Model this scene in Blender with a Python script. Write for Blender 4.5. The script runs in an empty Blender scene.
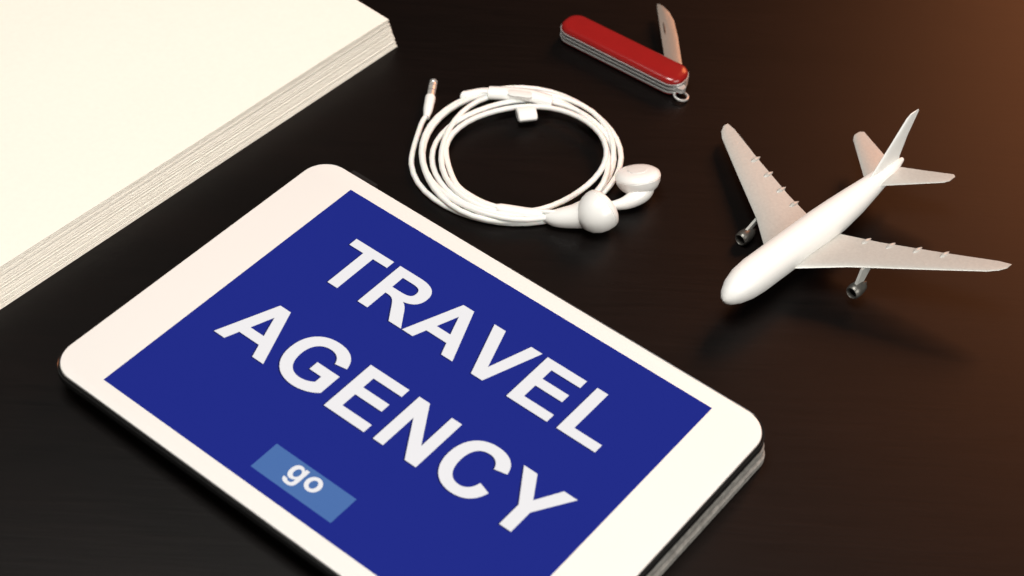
import bpy, bmesh, math, random
from mathutils import Vector, Matrix, noise
random.seed(4)
S = bpy.context.scene
C = S.collection
PI = math.pi
ZT = 0.0125                       # height of the tablet glass above the table
# ------------------------------------------------------------------ camera
F = 1796.0
r3 = Vector((-.0358, .6908, .7235)).normalized()      # straight down, in camera axes (x right, y down, z forward)
H = 0.453 + ZT
fg = (Vector((0, 0, 1)) - r3 * r3.z).normalized()
xr = -(fg.cross(r3)).normalized()
if xr.x < 0: xr = -xr
def P(x, y, z=0.0):
    d = Vector(((x-512)/F, (y-288)/F, 1))
    k = (H - z) / d.dot(r3)
    return Vector((k*d.dot(xr), k*d.dot(fg), z))
def w(v): return Vector((v.dot(xr), v.dot(fg), -v.dot(r3)))
cam = bpy.data.cameras.new('camera'); co = bpy.data.objects.new('camera', cam); C.objects.link(co)
cx, cy, cz = w(Vector((1,0,0))), w(Vector((0,-1,0))), w(Vector((0,0,-1)))
M = Matrix(((cx.x,cy.x,cz.x,0),(cx.y,cy.y,cz.y,0),(cx.z,cy.z,cz.z,H),(0,0,0,1)))
co.matrix_world = M
cam.sensor_width = 36; cam.lens = F/1024*36; cam.clip_start = 0.01; cam.clip_end = 50
cam.dof.use_dof = True; cam.dof.focus_distance = 0.645; cam.dof.aperture_fstop = 12
S.camera = co
S.view_settings.view_transform = 'Standard'; S.view_settings.look = 'None'; S.view_settings.exposure = 0
# ------------------------------------------------------------------ materials
def mat(name, col, rough=.5, metal=0, spec=.5, bump=0, bscale=800, cvar=0, coat=0, emis=None, estr=0, trans=0, sss=0, rvar=0.08):
    m = bpy.data.materials.new(name); m.use_nodes = True
    n = m.node_tree.nodes; l = m.node_tree.links; b = n['Principled BSDF']
    b.inputs['Roughness'].default_value = rough; b.inputs['Metallic'].default_value = metal
    b.inputs['Specular IOR Level'].default_value = spec; b.inputs['Coat Weight'].default_value = coat
    b.inputs['Transmission Weight'].default_value = trans
    if sss:
        b.inputs['Subsurface Weight'].default_value = sss; b.inputs['Subsurface Scale'].default_value = .002
    tc = n.new('ShaderNodeTexCoord'); nz = n.new('ShaderNodeTexNoise')
    nz.inputs['Scale'].default_value = bscale; nz.inputs['Detail'].default_value = 5
    l.new(tc.outputs['Object'], nz.inputs['Vector'])
    cr = n.new('ShaderNodeMix'); cr.data_type = 'RGBA'
    c2 = tuple(c*(1-cvar) for c in col)
    cr.inputs[6].default_value = (*col, 1); cr.inputs[7].default_value = (*c2, 1)
    l.new(nz.outputs['Fac'], cr.inputs[0]); l.new(cr.outputs[2], b.inputs['Base Color'])
    n2 = n.new('ShaderNodeTexNoise'); n2.inputs['Scale'].default_value = 60; l.new(tc.outputs['Object'], n2.inputs['Vector'])
    mr = n.new('ShaderNodeMapRange'); mr.inputs[3].default_value = max(.02, rough-rvar); mr.inputs[4].default_value = rough+rvar
    l.new(n2.outputs['Fac'], mr.inputs[0]); l.new(mr.outputs[0], b.inputs['Roughness'])
    if bump:
        bp = n.new('ShaderNodeBump'); bp.inputs['Strength'].default_value = bump; bp.inputs['Distance'].default_value = .0002
        l.new(nz.outputs['Fac'], bp.inputs['Height']); l.new(bp.outputs['Normal'], b.inputs['Normal'])
    if emis:
        b.inputs['Emission Color'].default_value = (*emis, 1); b.inputs['Emission Strength'].default_value = estr
    return m
def wood():
    m = bpy.data.materials.new('dark_wood'); m.use_nodes = True
    n = m.node_tree.nodes; l = m.node_tree.links; b = n['Principled BSDF']
    tc = n.new('ShaderNodeTexCoord'); mp = n.new('ShaderNodeMapping'); mp.inputs['Scale'].default_value = (30, 600, 60)
    mp.inputs['Rotation'].default_value = (0, 0, math.radians(-3))
    l.new(tc.outputs['Object'], mp.inputs['Vector'])
    a = n.new('ShaderNodeTexNoise'); a.inputs['Scale'].default_value = 1.0; a.inputs['Detail'].default_value = 7; a.inputs['Roughness'].default_value = .65
    a.inputs['Distortion'].default_value = .6
    l.new(mp.outputs[0], a.inputs['Vector'])
    mp2 = n.new('ShaderNodeMapping'); mp2.inputs['Scale'].default_value = (3, 40, 10); l.new(tc.outputs['Object'], mp2.inputs['Vector'])
    c = n.new('ShaderNodeTexNoise'); c.inputs['Scale'].default_value = 1.0; c.inputs['Detail'].default_value = 4; l.new(mp2.outputs[0], c.inputs['Vector'])
    mul = n.new('ShaderNodeMath'); mul.operation = 'MULTIPLY'; l.new(a.outputs['Fac'], mul.inputs[0]); l.new(c.outputs['Fac'], mul.inputs[1])
    cr = n.new('ShaderNodeValToRGB'); cr.color_ramp.elements[0].position = .1; cr.color_ramp.elements[1].position = .45
    cr.color_ramp.elements[0].color = (.0007, .0003, .0002, 1); cr.color_ramp.elements[1].color = (.0030, .0012, .0008, 1)
    l.new(mul.outputs[0], cr.inputs[0]); l.new(cr.outputs[0], b.inputs['Base Color'])
    mr = n.new('ShaderNodeMapRange'); mr.inputs[3].default_value = .35; mr.inputs[4].default_value = .43
    l.new(a.outputs['Fac'], mr.inputs[0]); l.new(mr.outputs[0], b.inputs['Roughness'])
    b.inputs['Specular IOR Level'].default_value = .26
    bp = n.new('ShaderNodeBump'); bp.inputs['Strength'].default_value = .15; bp.inputs['Distance'].default_value = .0002
    l.new(a.outputs['Fac'], bp.inputs['Height']); l.new(bp.outputs[0], b.inputs['Normal'])
    return m
m_wood = wood()
m_paper = mat('paper', (.87, .84, .765), .8, bump=.2, bscale=500, cvar=.06, spec=.2)
m_white = mat('white_glass', (.82, .81, .785), .16, spec=.5, cvar=.02, bscale=40, rvar=.04)
m_alu = mat('aluminium', (.62, .62, .62), .32, metal=1, bump=.1, bscale=3000)
m_disp = mat('display_blue', (.004, .005, .04), .12, spec=.4, emis=(.0100, .0190, .205), estr=1, cvar=.1, bscale=20, rvar=.03)
m_txt = mat('display_white', (.25, .25, .26), .2, emis=(.62, .63, .65), estr=.9, cvar=.02, bscale=30)
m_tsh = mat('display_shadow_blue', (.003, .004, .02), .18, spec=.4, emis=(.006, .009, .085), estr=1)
m_btn = mat('display_light_blue', (.02, .04, .1), .18, emis=(.048, .120, .31), estr=1, cvar=.05, bscale=30)
m_cable = mat('white_rubber', (.90, .885, .85), .38, sss=.15, bump=.05, cvar=.03)
m_plas = mat('white_plastic', (.94, .925, .895), .25, coat=.3, cvar=.02, bscale=100)
m_grille = mat('light_mesh', (.84, .825, .795), .5, bump=.3, bscale=5000, cvar=.15)
m_ring = mat('grey_ring', (.30, .295, .285), .4, cvar=.1)
m_steel = mat('steel', (.72, .715, .70), .34, metal=.6, bump=.12, bscale=900, cvar=.1)
m_blade = mat('brushed_steel', (.34, .33, .30), .36, metal=.45, bump=.15, bscale=900, cvar=.2)
m_spring = mat('dark_steel', (.10, .095, .09), .4, metal=.8, bump=.15, bscale=900, cvar=.3)
m_red = mat('red_plastic', (.31, .012, .011), .18, coat=.35, cvar=.2, bscale=120)
m_plane = mat('white_paint', (.96, .95, .92), .38, bump=.15, bscale=700, cvar=.03)
m_wing = mat('pale_grey_paint', (.60, .60, .565), .40, bump=.35, bscale=900, cvar=.22, metal=.2)
m_engine = mat('engine_grey', (.22, .21, .19), .35, metal=.7, cvar=.5, bscale=600, bump=.5)
m_black = mat('black_plastic', (.012, .011, .011), .35, bump=.2, bscale=1500)
m_shell = mat('smoky_plastic', (.012, .012, .012), .18, bump=.05, spec=.5)
m_flap = mat('speckled_grey', (.55, .535, .50), .7, bump=1.0, bscale=500, cvar=.9)
# ------------------------------------------------------------------ helpers
def obj(name, bm, m, parent=None, smooth=True, off=None):
    if off is not None: bmesh.ops.translate(bm, verts=bm.verts, vec=-Vector(off))
    bmesh.ops.recalc_face_normals(bm, faces=bm.faces)
    me = bpy.data.meshes.new(name); bm.to_mesh(me); bm.free()
    me.materials.append(m); o = bpy.data.objects.new(name, me); C.objects.link(o)
    if smooth:
        me.shade_smooth()
        try: me.set_sharp_from_angle(angle=math.radians(38))
        except Exception: pass
    if parent: o.parent = parent
    return o
def thing(name, label, cat, loc):
    o = bpy.data.objects.new(name, None); C.objects.link(o); o.location = loc; o.empty_display_size = .01
    o['label'] = label; o['category'] = cat; return o
def rrect(x0, x1, y0, y1, r, n=10):
    pts = []
    for cxx, cyy, a0 in ((x1-r, y1-r, 0), (x0+r, y1-r, 90), (x0+r, y0+r, 180), (x1-r, y0+r, 270)):
        for i in range(n+1):
            a = math.radians(a0 + 90*i/n); pts.append((cxx+r*math.cos(a), cyy+r*math.sin(a)))
    return pts
def loft(bm, rings, cap0=True, cap1=True, closed=False):
    vs = [[bm.verts.new(p) for p in r] for r in rings]
    n = len(vs[0]); R = len(vs)
    for i in range(R if closed else R-1):
        a, b = vs[i], vs[(i+1) % R]
        for j in range(n):
            k = (j+1) % n
            bm.faces.new((a[j], a[k], b[k], b[j]))
    if not closed:
        if cap0: bm.faces.new(list(reversed(vs[0])))
        if cap1: bm.faces.new(vs[-1])
    return vs
def tube(bm, pts, rad, n=10, cap=True):
    pts = [Vector(p) for p in pts]
    rings = []; up = Vector((0, 0, 1)); prev = None
    for i, p in enumerate(pts):
        t = (pts[min(i+1, len(pts)-1)] - pts[max(i-1, 0)]).normalized()
        if prev is None:
            s = t.cross(up)
            if s.length < .1: s = t.cross(Vector((1, 0, 0)))
        else: s = prev - t*prev.dot(t)
        s.normalize(); prev = s; u = s.cross(t)
        r = rad(i/(len(pts)-1)) if callable(rad) else rad
        if isinstance(r, tuple): ra, rb = r
        else: ra = rb = r
        rings.append([p + s*ra*math.cos(2*PI*j/n) + u*rb*math.sin(2*PI*j/n) for j in range(n)])
    loft(bm, rings, cap, cap)
def smooth_path(pts, n=8):
    pts = [Vector(p) for p in pts]; q = [pts[0]*2-pts[1]] + pts + [pts[-1]*2-pts[-2]]; out = []
    for i in range(1, len(q)-2):
        a, b, c, d = q[i-1:i+3]
        for k in range(n):
            t = k/n
            out.append(.5*((2*b)+(c-a)*t+(2*a-5*b+4*c-d)*t*t+(3*b-a-3*c+d)*t**3))
    out.append(pts[-1]); return out
def lathe(bm, prof, origin, axis, n=24, closed=False):
    axis = Vector(axis).normalized(); s = axis.orthogonal().normalized(); u = axis.cross(s)
    rings = [[Vector(origin)+axis*h + (s*math.cos(2*PI*j/n)+u*math.sin(2*PI*j/n))*r for j in range(n)] for h, r in prof]
    loft(bm, rings, not closed, not closed, closed)
def slab(bm, outline, levels):
    """outline(inset) -> 2D points ; levels = [(z, inset)]"""
    loft(bm, [[Vector((x, y, z)) for x, y in outline(i)] for z, i in levels])
# ------------------------------------------------------------------ table
bm = bmesh.new()
loft(bm, [[Vector((x, y, z)) for x, y in rrect(-.75, .75, .0, 1.15, .01, 4)] for z in (-.03, 0)])
t = obj('table_top', bm, m_wood, smooth=False); t['kind'] = 'structure'
# ------------------------------------------------------------------ tablet
O = P(350, 190, ZT); TR = P(712, 409, ZT); BL = P(107, 377, ZT)
ex = (TR-O).normalized(); ey0 = (O-BL); ey0 -= ex*ey0.dot(ex); ey = ey0.normalized()
cen = O + ex*.0803 - ey*.06
cen.z = 0
rz = math.atan2(ex.y, ex.x)
# local frame: x to the right along the text, y up the text, origin at the centre of the tablet
TZ = .0066
tab = thing('tablet', 'white framed tablet showing a blue screen with large white words, lying beside the paper', 'tablet', (cen.x, cen.y, TZ))
tab.rotation_euler = (0, 0, rz)
zt = ZT - TZ; W2, H2 = .1004, .0674
ol = lambda i: rrect(-W2+i, W2-i, -H2+i, H2-i, .0105-i*.6, 12)
bm = bmesh.new(); slab(bm, ol, [(.0008, .0035), (.0012, .0018), (.0020, .0005), (.0034, 0), (zt-.0008, 0), (zt-.0005, .0002)])
body = obj('body', bm, m_alu, tab)
bm = bmesh.new(); slab(bm, ol, [(zt-.00052, .0004), (zt-.0003, .0003), (zt-.0001, .0004), (zt, .0007)])
glass = obj('bezel', bm, m_white, tab)
def flat(name, x0, x1, y0, y1, z, m, par, r=.0001):
    bm = bmesh.new(); vs = [bm.verts.new((x, y, z)) for x, y in rrect(x0, x1, y0, y1, r, 2)]; bm.faces.new(vs)
    return obj(name, bm, m, par, False)
disp = flat('display', -.0802, .0802, -.0603, .0603, zt+.00004, m_disp, tab)
# lettering, drawn as outlines (1000 units to the em)
def cub(a, b, c, d, n=10):
    out = []
    for i in range(1, n+1):
        t = i/n; out.append(tuple((1-t)**3*a[k]+3*(1-t)**2*t*b[k]+3*(1-t)*t*t*c[k]+t**3*d[k] for k in (0, 1)))
    return out
def path(*seg):
    pts = [seg[0]]
    for s in seg[1:]:
        if len(s) == 2 and not isinstance(s[0], tuple): pts.append(s)
        else: pts += cub(pts[-1], *s)
    return pts
def ell(cx, cy, rx, ry, n=40): return [(cx+rx*math.cos(2*PI*i/n), cy+ry*math.sin(2*PI*i/n)) for i in range(n)]
G = {
 'T': (611, [[(21,716),(590,716),(590,595),(378,595),(378,0),(233,0),(233,595),(21,595)]]),
 'R': (722, [path((73,0),(73,716),(377,716),((540,716),(644,660),(644,520)),((644,405),(575,335),(459,319)),((515,290),(545,250),(583,190)),(708,0),(530,0),(424,160),((355,265),(335,299),(247,299)),(218,299),(218,0)),
             path((218,413),(325,413),((450,413),(495,430),(495,506)),((495,580),(440,595),(353,595)),(218,595))]),
 'A': (722, [[(0,0),(278,716),(431,716),(718,0),(561,0),(498,163),(212,163),(153,0)], [(257,284),(451,284),(353,549)]]),
 'V': (667, [[(256,0),(0,716),(157,716),(338,186),(513,716),(667,716),(410,0)]]),
 'E': (667, [[(73,0),(73,716),(604,716),(604,595),(218,595),(218,436),(577,436),(577,315),(218,315),(218,121),(618,121),(618,0)]]),
 'L': (611, [[(77,0),(77,716),(221,716),(221,121),(581,121),(581,0)]]),
 'G': (778, [path((405,263),(405,384),(716,384),(716,99),((670,55),(560,-12),(413,-12)),((190,-12),(44,130),(44,357)),((44,590),(190,728),(400,728)),((580,728),(675,650),(704,509)),(560,482),((540,560),(480,604),(400,604)),((275,604),(192,520),(192,365)),((192,200),(275,112),(399,112)),((470,112),(535,140),(571,172)),(571,263))]),
 'N': (722, [[(73,0),(73,716),(214,716),(507,238),(507,716),(641,716),(641,0),(496,0),(208,467),(208,0)]]),
 'C': (722, [path((531,263),(671,219),((632,65),(530,-12),(376,-12)),((180,-12),(47,130),(47,354)),((47,590),(185,728),(386,728)),((560,728),(650,640),(667,517)),(524,483),((508,560),(450,604),(379,604)),((270,604),(195,530),(195,366)),((195,195),(270,112),(376,112)),((455,112),(512,165),(531,263)))]),
 'Y': (667, [[(261,0),(261,301),(-1,716),(169,716),(337,433),(502,716),(669,716),(406,300),(406,0)]]),
 'g': (611, [path((417,519),(545,519),(545,53),((545,-130),(480,-210),(295,-210)),((150,-210),(60,-150),(62,-34)),(218,-53),((225,-90),(250,-102),(292,-102)),((370,-102),(407,-75),(407,10)),(407,75),((370,30),(310,0),(250,0)),((120,0),(40,105),(40,260)),((40,430),(125,531),(250,531)),((320,531),(375,500),(417,445))), ell(294,266,112,152)]),
 'o': (611, [ell(306,260,266,271), ell(306,260,124,155)]),
}
def word(txt, x, y, em, z, m, par, name='lettering', shear=0):
    cu = bpy.data.curves.new('outline', 'CURVE'); cu.dimensions = '2D'; cu.fill_mode = 'BOTH'
    for ch in txt:
        adv, loops = G[ch]
        for lp in loops:
            lp2 = [p for i, p in enumerate(lp) if i == 0 or (abs(p[0]-lp[i-1][0])+abs(p[1]-lp[i-1][1])) > .5]
            if abs(lp2[0][0]-lp2[-1][0])+abs(lp2[0][1]-lp2[-1][1]) < .5: lp2.pop()
            sp = cu.splines.new('POLY'); sp.points.add(len(lp2)-1); sp.use_cyclic_u = True
            for i, p in enumerate(lp2): sp.points[i].co = (x+p[0]*em/1000, y+p[1]*em/1000, 0, 1)
        x += adv*em/1000
    o = bpy.data.objects.new('outline', cu); C.objects.link(o)
    bpy.context.view_layer.update()
    me = bpy.data.meshes.new_from_object(o.evaluated_get(bpy.context.evaluated_depsgraph_get()))
    bpy.data.objects.remove(o)
    me.name = name; me.transform(Matrix.Translation((0, 0, z))); me.materials.clear(); me.materials.append(m)
    r = bpy.data.objects.new(name, me); C.objects.link(r); r.parent = par; return r
sx = lambda s: -.0802 + s/1000
sy = lambda t: .0603 - t/1000
for txt, s_, t_, em, lab in (('TRAVEL', 18.2, 40.0, .0312, 'white word on the upper line'), ('AGENCY', 12.0, 81.8, .0321, 'white word on the lower line')):
    a = word(txt, sx(s_), sy(t_), em, zt+.00012, m_txt, disp); a['label'] = lab
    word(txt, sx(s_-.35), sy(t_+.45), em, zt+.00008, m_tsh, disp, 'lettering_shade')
flat('button', sx(62.0), sx(96.3), sy(115.2), sy(103.3), zt+.00008, m_btn, disp)
a = word('go', sx(71.9), sy(110.7), .0112, zt+.00012, m_txt, disp); a['label'] = 'small white word on the button'
bm = bmesh.new()
loft(bm, [[Vector((x, y, z)) for x, y in rrect(sx(-7), sx(5), H2-.0005, H2+.0022, .0006, 4)] for z in (.0028, .0050)])
obj('side_button', bm, m_black, tab)
# cover under the tablet
cov = thing('tablet_cover', 'dark tablet cover with speckled grey folded flap, under the white tablet', 'tablet cover', (cen.x, cen.y, 0))
cov.rotation_euler = (0, 0, rz)
for z, e in ((.0002, .0008), (.0040, 0)):
    bm = bmesh.new()
    slab(bm, lambda i: rrect(-.0955+i, .1014-i+e, -.0640+i, .0655-i, .006, 8), [(z, .0008), (z+.0005, .0002), (z+.0031, .0002), (z+.0036, .0009)])
    obj('folded_flap', bm, m_flap, cov)
bm = bmesh.new()
q = lambda e, z: [Vector((x, y, z)) for x, y in rrect(-W2-e, W2+e, -H2-e, H2+e, .0105+e, 12)]
loft(bm, [q(-.001, .0084), q(.0004, .0085), q(.0009, .0090), q(.0009, .0112), q(.0007, .0115), q(.0003, .0113), q(.0003, .0091), q(-.002, .0088)])
obj('back_shell', bm, m_shell, cov)
# ------------------------------------------------------------------ paper stack
HP = .0122
c0 = P(388, 20, HP); d1 = (P(0, 267, HP)-c0).normalized(); d2 = Vector((-d1.y, d1.x, 0))
if d2.x > 0: d2 = -d2
ctr = c0 + d1*.1485 + d2*.105; ctr.z = 0
pst = thing('paper_stack', 'thick loose stack of blank white paper beside the tablet', 'paper', ctr)
NS = 84; th = HP/NS
for i in range(NS):
    f = 1-i/(NS-1)                      # 1 at the bottom
    jx, jy = random.uniform(-.0004, .0004), random.uniform(-.00012, .00012)
    if random.random() < .12: jx += random.uniform(-.001, .0010)
    fan = .0052*f**1.1
    rot = math.radians(random.uniform(-.03, .03) - .5*f)
    bm = bmesh.new(); NX, NY = 16, 5; z0 = i*th
    def pt(u, v, top):
        l = u*.297 - .1485; k = v*.210 - .105
        x = l*math.cos(rot)-k*math.sin(rot)+jx; y = l*math.sin(rot)+k*math.cos(rot)+jy-fan
        z = z0 + (th*.998 if top else 0)
        g = (i/NS)**2*.0014*(noise.noise(Vector((u*3, v*2, 3.3)))+.3)
        p = d1*x + d2*y; p.z = z+g; return p
    top = [[bm.verts.new(pt(a/NX, b/NY, 1)) for b in range(NY+1)] for a in range(NX+1)]
    bot = [[bm.verts.new(pt(a/NX, b/NY, 0)) for b in range(NY+1)] for a in range(NX+1)]
    for a_ in range(NX):
        for b_ in range(NY):
            bm.faces.new((top[a_][b_], top[a_+1][b_], top[a_+1][b_+1], top[a_][b_+1]))
            bm.faces.new((bot[a_][b_], bot[a_][b_+1], bot[a_+1][b_+1], bot[a_+1][b_]))
        bm.faces.new((top[a_][0], bot[a_][0], bot[a_+1][0], top[a_+1][0])); bm.faces.new((top[a_][NY], top[a_+1][NY], bot[a_+1][NY], bot[a_][NY]))
    for b_ in range(NY):
        bm.faces.new((top[0][b_], top[0][b_+1], bot[0][b_+1], bot[0][b_])); bm.faces.new((top[NX][b_], bot[NX][b_], bot[NX][b_+1], top[NX][b_+1]))
    obj('sheet', bm, m_paper, pst, False)
# ------------------------------------------------------------------ earphones
eo = P(516, 156, 0)
ear = thing('earphones', 'coiled white wired earphones with two earbuds, above the tablet', 'earphones', eo)
CR = .00110
pts = []
lo = [(515,157,104,67), (520,155,101,66), (516,155,91,65), (526,160,94,57), (520,153,80,60), (527,157,80,50)]
n = 44
turns = 5
start = 190
for k in range(turns*n+1):
    f = k/n; i = min(int(f), len(lo)-2); g = f-i; g = g*g*(3-2*g)
    a = lo[i]; b = lo[i+1]; c_ = [a[j]*(1-g)+b[j]*g for j in range(4)]
    th_ = math.radians(start) - 2*PI*f
    wob = 1+.017*math.sin(3*th_+f*1.9)+.014*math.sin(2*th_-f*2.3)+.009*math.sin(5*th_+f*3.1)
    x = c_[0]+c_[2]*wob*math.cos(th_); y = c_[1]+c_[3]*wob*math.sin(th_)
    z = CR + .0006*f + .0009*(1+math.sin(2*th_+1.9*f))*min(1, f)
    pts.append(P(x, y, z))
lead = smooth_path([P(428, 110, .0022), P(426, 116, .0020), P(420, 128, .0014), pts[2], pts[5]], 6)[:-6]
tail = smooth_path([pts[-4], pts[-1], P(455, 182, .0046), P(476, 199, .0046), P(500, 208, .0046), P(520, 211, .0046)], 7)[7:]
full = lead + pts[3:] + tail[1:]
bm = bmesh.new(); tube(bm, full, CR, 10)
wA = smooth_path([P(500, 209, .0045), P(528, 213, .0045), P(548, 216, .0040), P(562, 221, .0030), P(578, 221, .003), P(590, 214, .0045)], 8)
wB = smooth_path([P(500, 207, .0048), P(528, 210, .0050), P(560, 212, .0062), P(585, 204, .0055), P(603, 203, .0045), P(622, 204, .004)], 8)
tube(bm, wA, CR*.85, 10); tube(bm, wB, CR*.85, 10)
obj('cable', bm, m_cable, ear, off=eo)
bm = bmesh.new(); tube(bm, smooth_path([P(497, 208, .0045), P(505, 209, .0046), P(530, 213, .0046), P(542, 215, .0044)], 4), lambda t: (.0022*(1-.35*abs(2*t-1)**4), .0016), 12)
obj('splitter', bm, m_plas, ear, off=eo)
bm = bmesh.new()
tube(bm, smooth_path([P(488, 93, .0052), P(492, 93, .0054), P(505, 93.5, .0056), P(530, 96, .0056), P(548, 101, .0054), P(552, 102, .0052)], 4), lambda t: (.0031*min(1, .55+6*t, .55+6*(1-t)), .0024*min(1, .55+6*t, .55+6*(1-t))), 14)
rem = obj('remote', bm, m_plas, ear, off=eo)
bm = bmesh.new(); tube(bm, smooth_path([P(508, 92, .0078), P(520, 93.5, .0079), P(532, 95, .0078)], 4), lambda t: (.0019*min(1, .6+5*t, .6+5*(1-t)), .0004), 12)
obj('button', bm, m_grille, rem, off=eo)
bm = bmesh.new(); tube(bm, smooth_path([P(463, 96, .0022), P(466, 96, .0024), P(482, 93, .0028), P(497, 93, .003)], 4), lambda t: .0021*min(1, .6+5*t), 12)
obj('cable_sleeve', bm, m_plas, ear, off=eo)
pa, pb = P(517, 115, .0040), P(536, 113, .0040)
bm = bmesh.new(); tube(bm, [pa, pa.lerp(pb, .06), pa.lerp(pb, .94), pb], lambda t: (.0036 if .01 < t < .99 else .0032, .0024 if .01 < t < .99 else .0018), 12)
obj('cable_clip', bm, m_plas, ear, off=eo)
# plug
ja, jb = P(428, 110, .0022), P(434, 80, .0030); ax = (jb-ja); Lj = ax.length; ax.normalize()
bm = bmesh.new(); lathe(bm, [(-.0045, .0012), (-.002, .0016), (0, .0019), (Lj*.38, .0021), (Lj*.42, .0020), (Lj*.43, .0014)], ja, ax)
pl = obj('plug', bm, m_plas, ear, off=eo)
bm = bmesh.new(); s0 = Lj*.43
lathe(bm, [(s0, .0016), (Lj-.0026, .0016), (Lj-.0021, .0011), (Lj-.0015, .0014), (Lj-.0003, .0007), (Lj, .0002)], ja, ax, 18)
obj('plug_tip', bm, m_steel, pl, off=eo)
for rr in (.0030, .0058, .0084):
    bm = bmesh.new(); lathe(bm, [(s0+rr, .00166), (s0+rr+.0005, .00166)], ja, ax, 18); obj('contact_ring', bm, m_ring, pl, off=eo)
# buds
def bud(pc, face, stem_pts, ra, fl=1.0, rs=1.0):
    bm = bmesh.new(); f = Vector(face).normalized()
    lathe(bm, [(a_*fl, r_*rs) for a_, r_ in [(-.0105, .0012), (-.0098, .0030), (-.0078, .0054), (-.0050, .0071), (-.002, .0080), (.0010, .0083), (.0013, .0081), (.0016, .0083), (.0030, .0080), (.0044, .0068), (.0052, .0048)]], pc, f, 32)
    b = obj('earbud', bm, m_plas, ear, off=eo)
    bm = bmesh.new(); lathe(bm, [(a_*fl, r_*rs) for a_, r_ in [(.0051, .0036), (.0056, .0035), (.0058, .0020), (.0059, .0008)]], pc, f, 20)
    obj('speaker_grille', bm, m_grille, b, off=eo)
    bm = bmesh.new(); tube(bm, smooth_path(stem_pts, 6), ra, 16)
    obj('stem', bm, m_plas, b, off=eo)
bud(P(599, 211, .0080), (.70, .64, .22), [P(602, 210, .0076), P(592, 213, .0068), P(577, 216, .0052), P(558, 218, .0038), P(545, 217, .0034)], lambda t: .0066*(1-t)**.8+.0018*t, .84, .98)
bud(P(638, 178, .0078), (-.14, .34, .90), [P(640, 183, .0060), P(642, 190, .0056), P(636, 197, .0048), P(625, 203, .0037), P(610, 206, .003)], lambda t: .0054*(1-t)+.0015*t, .64, 1.04)
# ------------------------------------------------------------------ pocket knife
KZ = .0042
ka, kb = P(565, 25, KZ), P(684, 84, KZ); kd = (kb-ka); KL = kd.length; kang = math.atan2(kd.y, kd.x)
kc = (ka+kb)/2; kc.z = 0
kn = thing('pocket_knife', 'small red pocket knife with one blade half open, above the earphones', 'pocket knife', kc)
kn.rotation_euler = (0, 0, kang)
KH = .0065
def kout(i): return rrect(-KL/2+i, KL/2-i, -KH+i, KH-i, KH*.86-i, 14)
for lv in ([(.0003, .0016), (.0006, .0006), (.0011, 0), (.0018, 0)], [(.0061, 0), (.0070, .0001), (.0077, .0006), (.0082, .0016), (.0084, .0030)]):
    bm = bmesh.new(); slab(bm, kout, lv); obj('handle_scale', bm, m_red, kn)
for z in (.00185, .0036, .0054):
    bm = bmesh.new(); slab(bm, lambda i: kout(-.0003+i), [(z, 0), (z+.0006, 0)]); obj('liner', bm, m_steel, kn)
bm = bmesh.new(); slab(bm, lambda i: kout(.0007), [(.0026, 0), (.0053, 0)]); obj('spring', bm, m_spring, kn)
piv = P(675, 74, KZ); tip = P(663, 5, KZ)
inv = Matrix.Rotation(-kang, 4, 'Z') @ Matrix.Translation(-kc)
pv, tp = inv @ piv, inv @ tip
bd = Vector((tp.x-pv.x, tp.y-pv.y, 0)); BLn = bd.length; bd.normalize(); bn = Vector((-bd.y, bd.x, 0))
if bn.x > 0: bn = -bn
# outline of the blade: straight spine on the left, belly on the right
prof = [(0, -.0033), (.5, -.0037), (.75, -.0033), (.88, -.0019), (.96, .0002), (1, .0022), (.985, .0027), (.93, .0029), (.8, .0030), (.5, .0032), (0, .0034)]
bm = bmesh.new(); rings = []
for z, s in ((.0041, .72), (.0045, 1), (.0048, 1), (.0053, .66)):
    rings.append([Vector((pv.x, pv.y, z)) + bd*BLn*(a_ if a_ < .9 else a_-(1-s)*.03) + bn*((b_-.0029)*(s if b_ < 0 else s**.3)+.0029 if b_ < 0 else b_) for a_, b_ in prof])
loft(bm, rings); bl = obj('blade', bm, m_blade, kn)
bm = bmesh.new()
nk = Vector((pv.x, pv.y, .00532)) + bd*BLn*.62 + bn*.0014
tube(bm, [nk - bd*.004, nk - bd*.002, nk + bd*.002, nk + bd*.004], lambda t: (.00040*math.sin(PI*(.1+.8*t)), .00006), 8)
obj('nail_nick', bm, m_spring, bl)
bm = bmesh.new(); lathe(bm, [(.0005*math.cos(a_*PI/4), .0028+.0005*math.sin(a_*PI/4)) for a_ in range(8)], inv @ P(681, 96, .0014), (.12, .1, 1), 28, closed=True); obj('key_ring', bm, m_steel, kn)
bm = bmesh.new(); slab(bm, lambda i: rrect(KL/2-.004, KL/2+.0022, -.0046, -.0012, .0012, 5), [(.0029, 0), (.0050, 0)]); obj('ring_lug', bm, m_steel, kn)
# ------------------------------------------------------------------ model airplane
nose = P(726, 302, .0125); tailp = P(910, 163, .0165)
fd = Vector((tailp.x-nose.x, tailp.y-nose.y, 0))
yaw = math.atan2(fd.y, fd.x) + math.radians(1.5)
pln = thing('model_airplane', 'small white model airplane with grey swept wings, right of the earphones', 'toy airplane', (nose.x, nose.y, 0))
zax = .0125
pln.rotation_euler = (math.radians(-7.5), math.radians(1.6), yaw)
pln.location.z = .0006
RF = .0067
bm = bmesh.new(); rings = []
st = [(0, .02, -.0012), (.0008, .26, -.0011), (.0025, .48, -.0008), (.006, .74, -.0004), (.011, .93, -.0001), (.017, 1, 0), (.03, 1, 0), (.052, 1, 0), (.064, .94, .0001), (.074, .82, .0006), (.085, .63, .0016), (.094, .46, .0026), (.101, .28, .0033), (.1045, .12, .0036)]
for x, s, dz in st:
    rings.append([Vector((x, RF*s*math.cos(2*PI*j/28), zax+dz+RF*1.05*s*math.sin(2*PI*j/28))) for j in range(28)])
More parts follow.
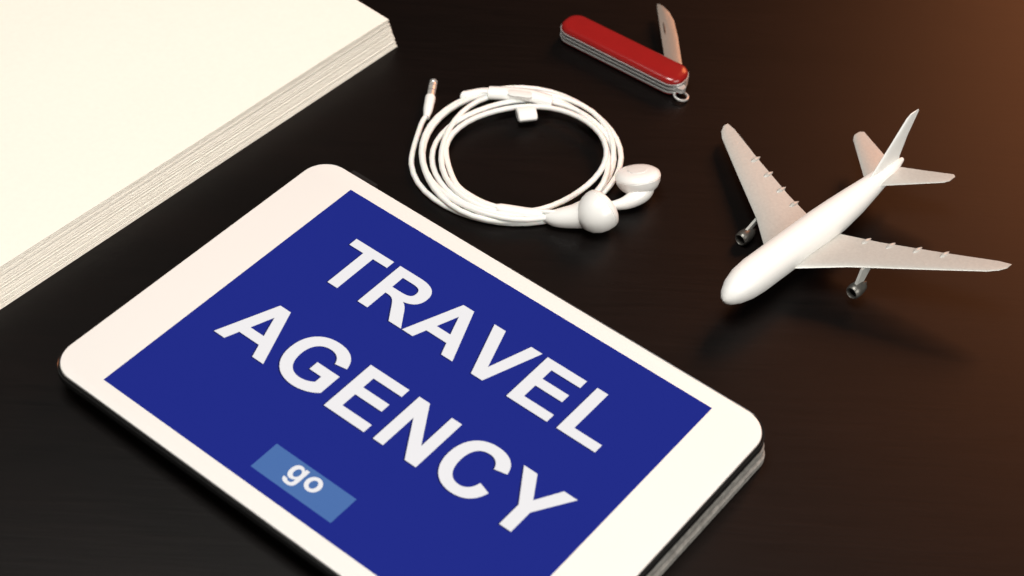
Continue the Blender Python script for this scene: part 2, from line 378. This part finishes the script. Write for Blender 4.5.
loft(bm, rings); obj('fuselage', bm, m_plane, pln)
def foil(le, chord, tk, up, side):
    pr = [(0, 0), (.04, .5), (.15, .85), (.35, 1), (.6, .75), (.85, .3), (1, .06), (1, -.06), (.85, -.15), (.6, -.4), (.35, -.6), (.15, -.6), (.04, -.35)]
    return [Vector(le) + Vector((a_*chord, 0, 0)) + Vector(up)*b_*tk/2 for a_, b_ in pr]
for sgn in (-1, 1):
    dih = math.radians(5)
    z0 = zax - .0028
    secs = [(.003, .0290, .0300, .0024), (.0070, .0322, .0265, .0020), (.021, .0440, .0190, .0014), (.043, .0590, .0125, .0009), (.0600, .0708, .0078, .0006), (.0630, .0738, .0055, .0005), (.0645, .0768, .0028, .0004)]
    bm = bmesh.new()
    loft(bm, [foil((le, sgn*y, z0+y*math.tan(dih)), ch, tk, (0, 0, 1), sgn) for y, le, ch, tk in secs])
    wg = obj('wing', bm, m_wing, pln)
    for y in (.0165, .025, .034, .043):
        for k in range(len(secs)-1):
            if secs[k][0] <= y <= secs[k+1][0]:
                g = (y-secs[k][0])/(secs[k+1][0]-secs[k][0]); te = (secs[k][1]+secs[k][2])*(1-g)+(secs[k+1][1]+secs[k+1][2])*g
        bm = bmesh.new(); tube(bm, [(te-.0042+i*.00085, sgn*y, z0+y*math.tan(dih)-.0003) for i in range(8)], lambda t: .0001+.0010*math.sin(PI*min(1, .1+t*.9)), 10)
        obj('flap_fairing', bm, m_wing, wg)
    ye = .0215 if sgn > 0 else .0252; xe = .0355 if sgn > 0 else .0410; ze = .0060 if sgn > 0 else .0036
    bm = bmesh.new()
    lathe(bm, [(0, .0021), (.0006, .0026), (.0025, .0028), (.005, .0025), (.0066, .0020), (.0066, .0015), (.005, .0013), (.0025, .0018), (.0006, .0019)], (xe, sgn*ye, ze), (1, 0, 0), 24, closed=True)
    en = obj('engine', bm, m_engine, pln)
    bm = bmesh.new(); lathe(bm, [(.0016, .0001), (.0020, .0008), (.0024, .0017), (.0028, .0017)], (xe, sgn*ye, ze), (1, 0, 0), 20); obj('fan', bm, m_black, en)
    bm = bmesh.new(); lathe(bm, [(.0050, .0012), (.0070, .0012), (.0088, .0004)], (xe, sgn*ye, ze), (1, 0, 0), 16); obj('exhaust_cone', bm, m_engine, en)
    zw = z0+ye*math.tan(dih)-.0003
    bm = bmesh.new()
    loft(bm, [[Vector((x, sgn*ye+dy, z)) for x, dy in ((xa, -.0005), (xb, -.0005), (xb, .0005), (xa, .0005))] for xa, xb, z in ((xe+.0018, xe+.0064, ze+.002), (.0460, .0530, zw))])
    obj('pylon', bm, m_wing, en)
    bm = bmesh.new()
    loft(bm, [foil((le, sgn*y, zax+.0030+y*.08), ch, tk, (0, 0, 1), sgn) for y, le, ch, tk in ((.0008, .0830, .0170, .0011), (.010, .0915, .0122, .0008), (.0205, .1012, .0070, .0006), (.0218, .1035, .0036, .0004))])
    obj('tailplane', bm, m_wing, pln)
bm = bmesh.new()
loft(bm, [foil((le, 0, z), ch, tk, (0, 1, 0), 1) for z, le, ch, tk in ((zax+.0040, .0780, .0240, .0018), (zax+.0065, .0845, .0178, .0016), (zax+.014, .0940, .0120, .0012), (zax+.0222, .1040, .0078, .0009), (zax+.0230, .1060, .0055, .0006))])
obj('tail_fin', bm, m_plane, pln)
# ------------------------------------------------------------------ light
wd = bpy.data.worlds.new('World'); S.world = wd; wd.use_nodes = True
wd.node_tree.nodes['Background'].inputs[0].default_value = (1, .90, .80, 1); wd.node_tree.nodes['Background'].inputs[1].default_value = .03
def area(name, loc, tgt, size, power, col):
    l = bpy.data.lights.new(name, 'AREA'); l.shape = 'RECTANGLE'; l.size = size[0]; l.size_y = size[1]; l.energy = power; l.color = col
    o = bpy.data.objects.new(name, l); C.objects.link(o); o.location = loc
    o.rotation_euler = (Vector(tgt)-Vector(loc)).to_track_quat('-Z', 'Y').to_euler(); return o
area('window_light', (-.15, .35, 1.30), (.02, .5, 0), (.75, .55), 17, (1, .98, .93))
area('front_fill', (.90, -.50, .80), (0, .5, 0), (1.0, 1.0), 14, (1, .97, .91))  # unseen fill added to brighten the paper edges and the tablet's right side
area('warm_glow_light', (1.05, 1.95, .96), (.25, .6, 0), (.9, .9), 17, (1, .33, .12))  # added unseen light, imitates a light-leak glow on the far right of the table
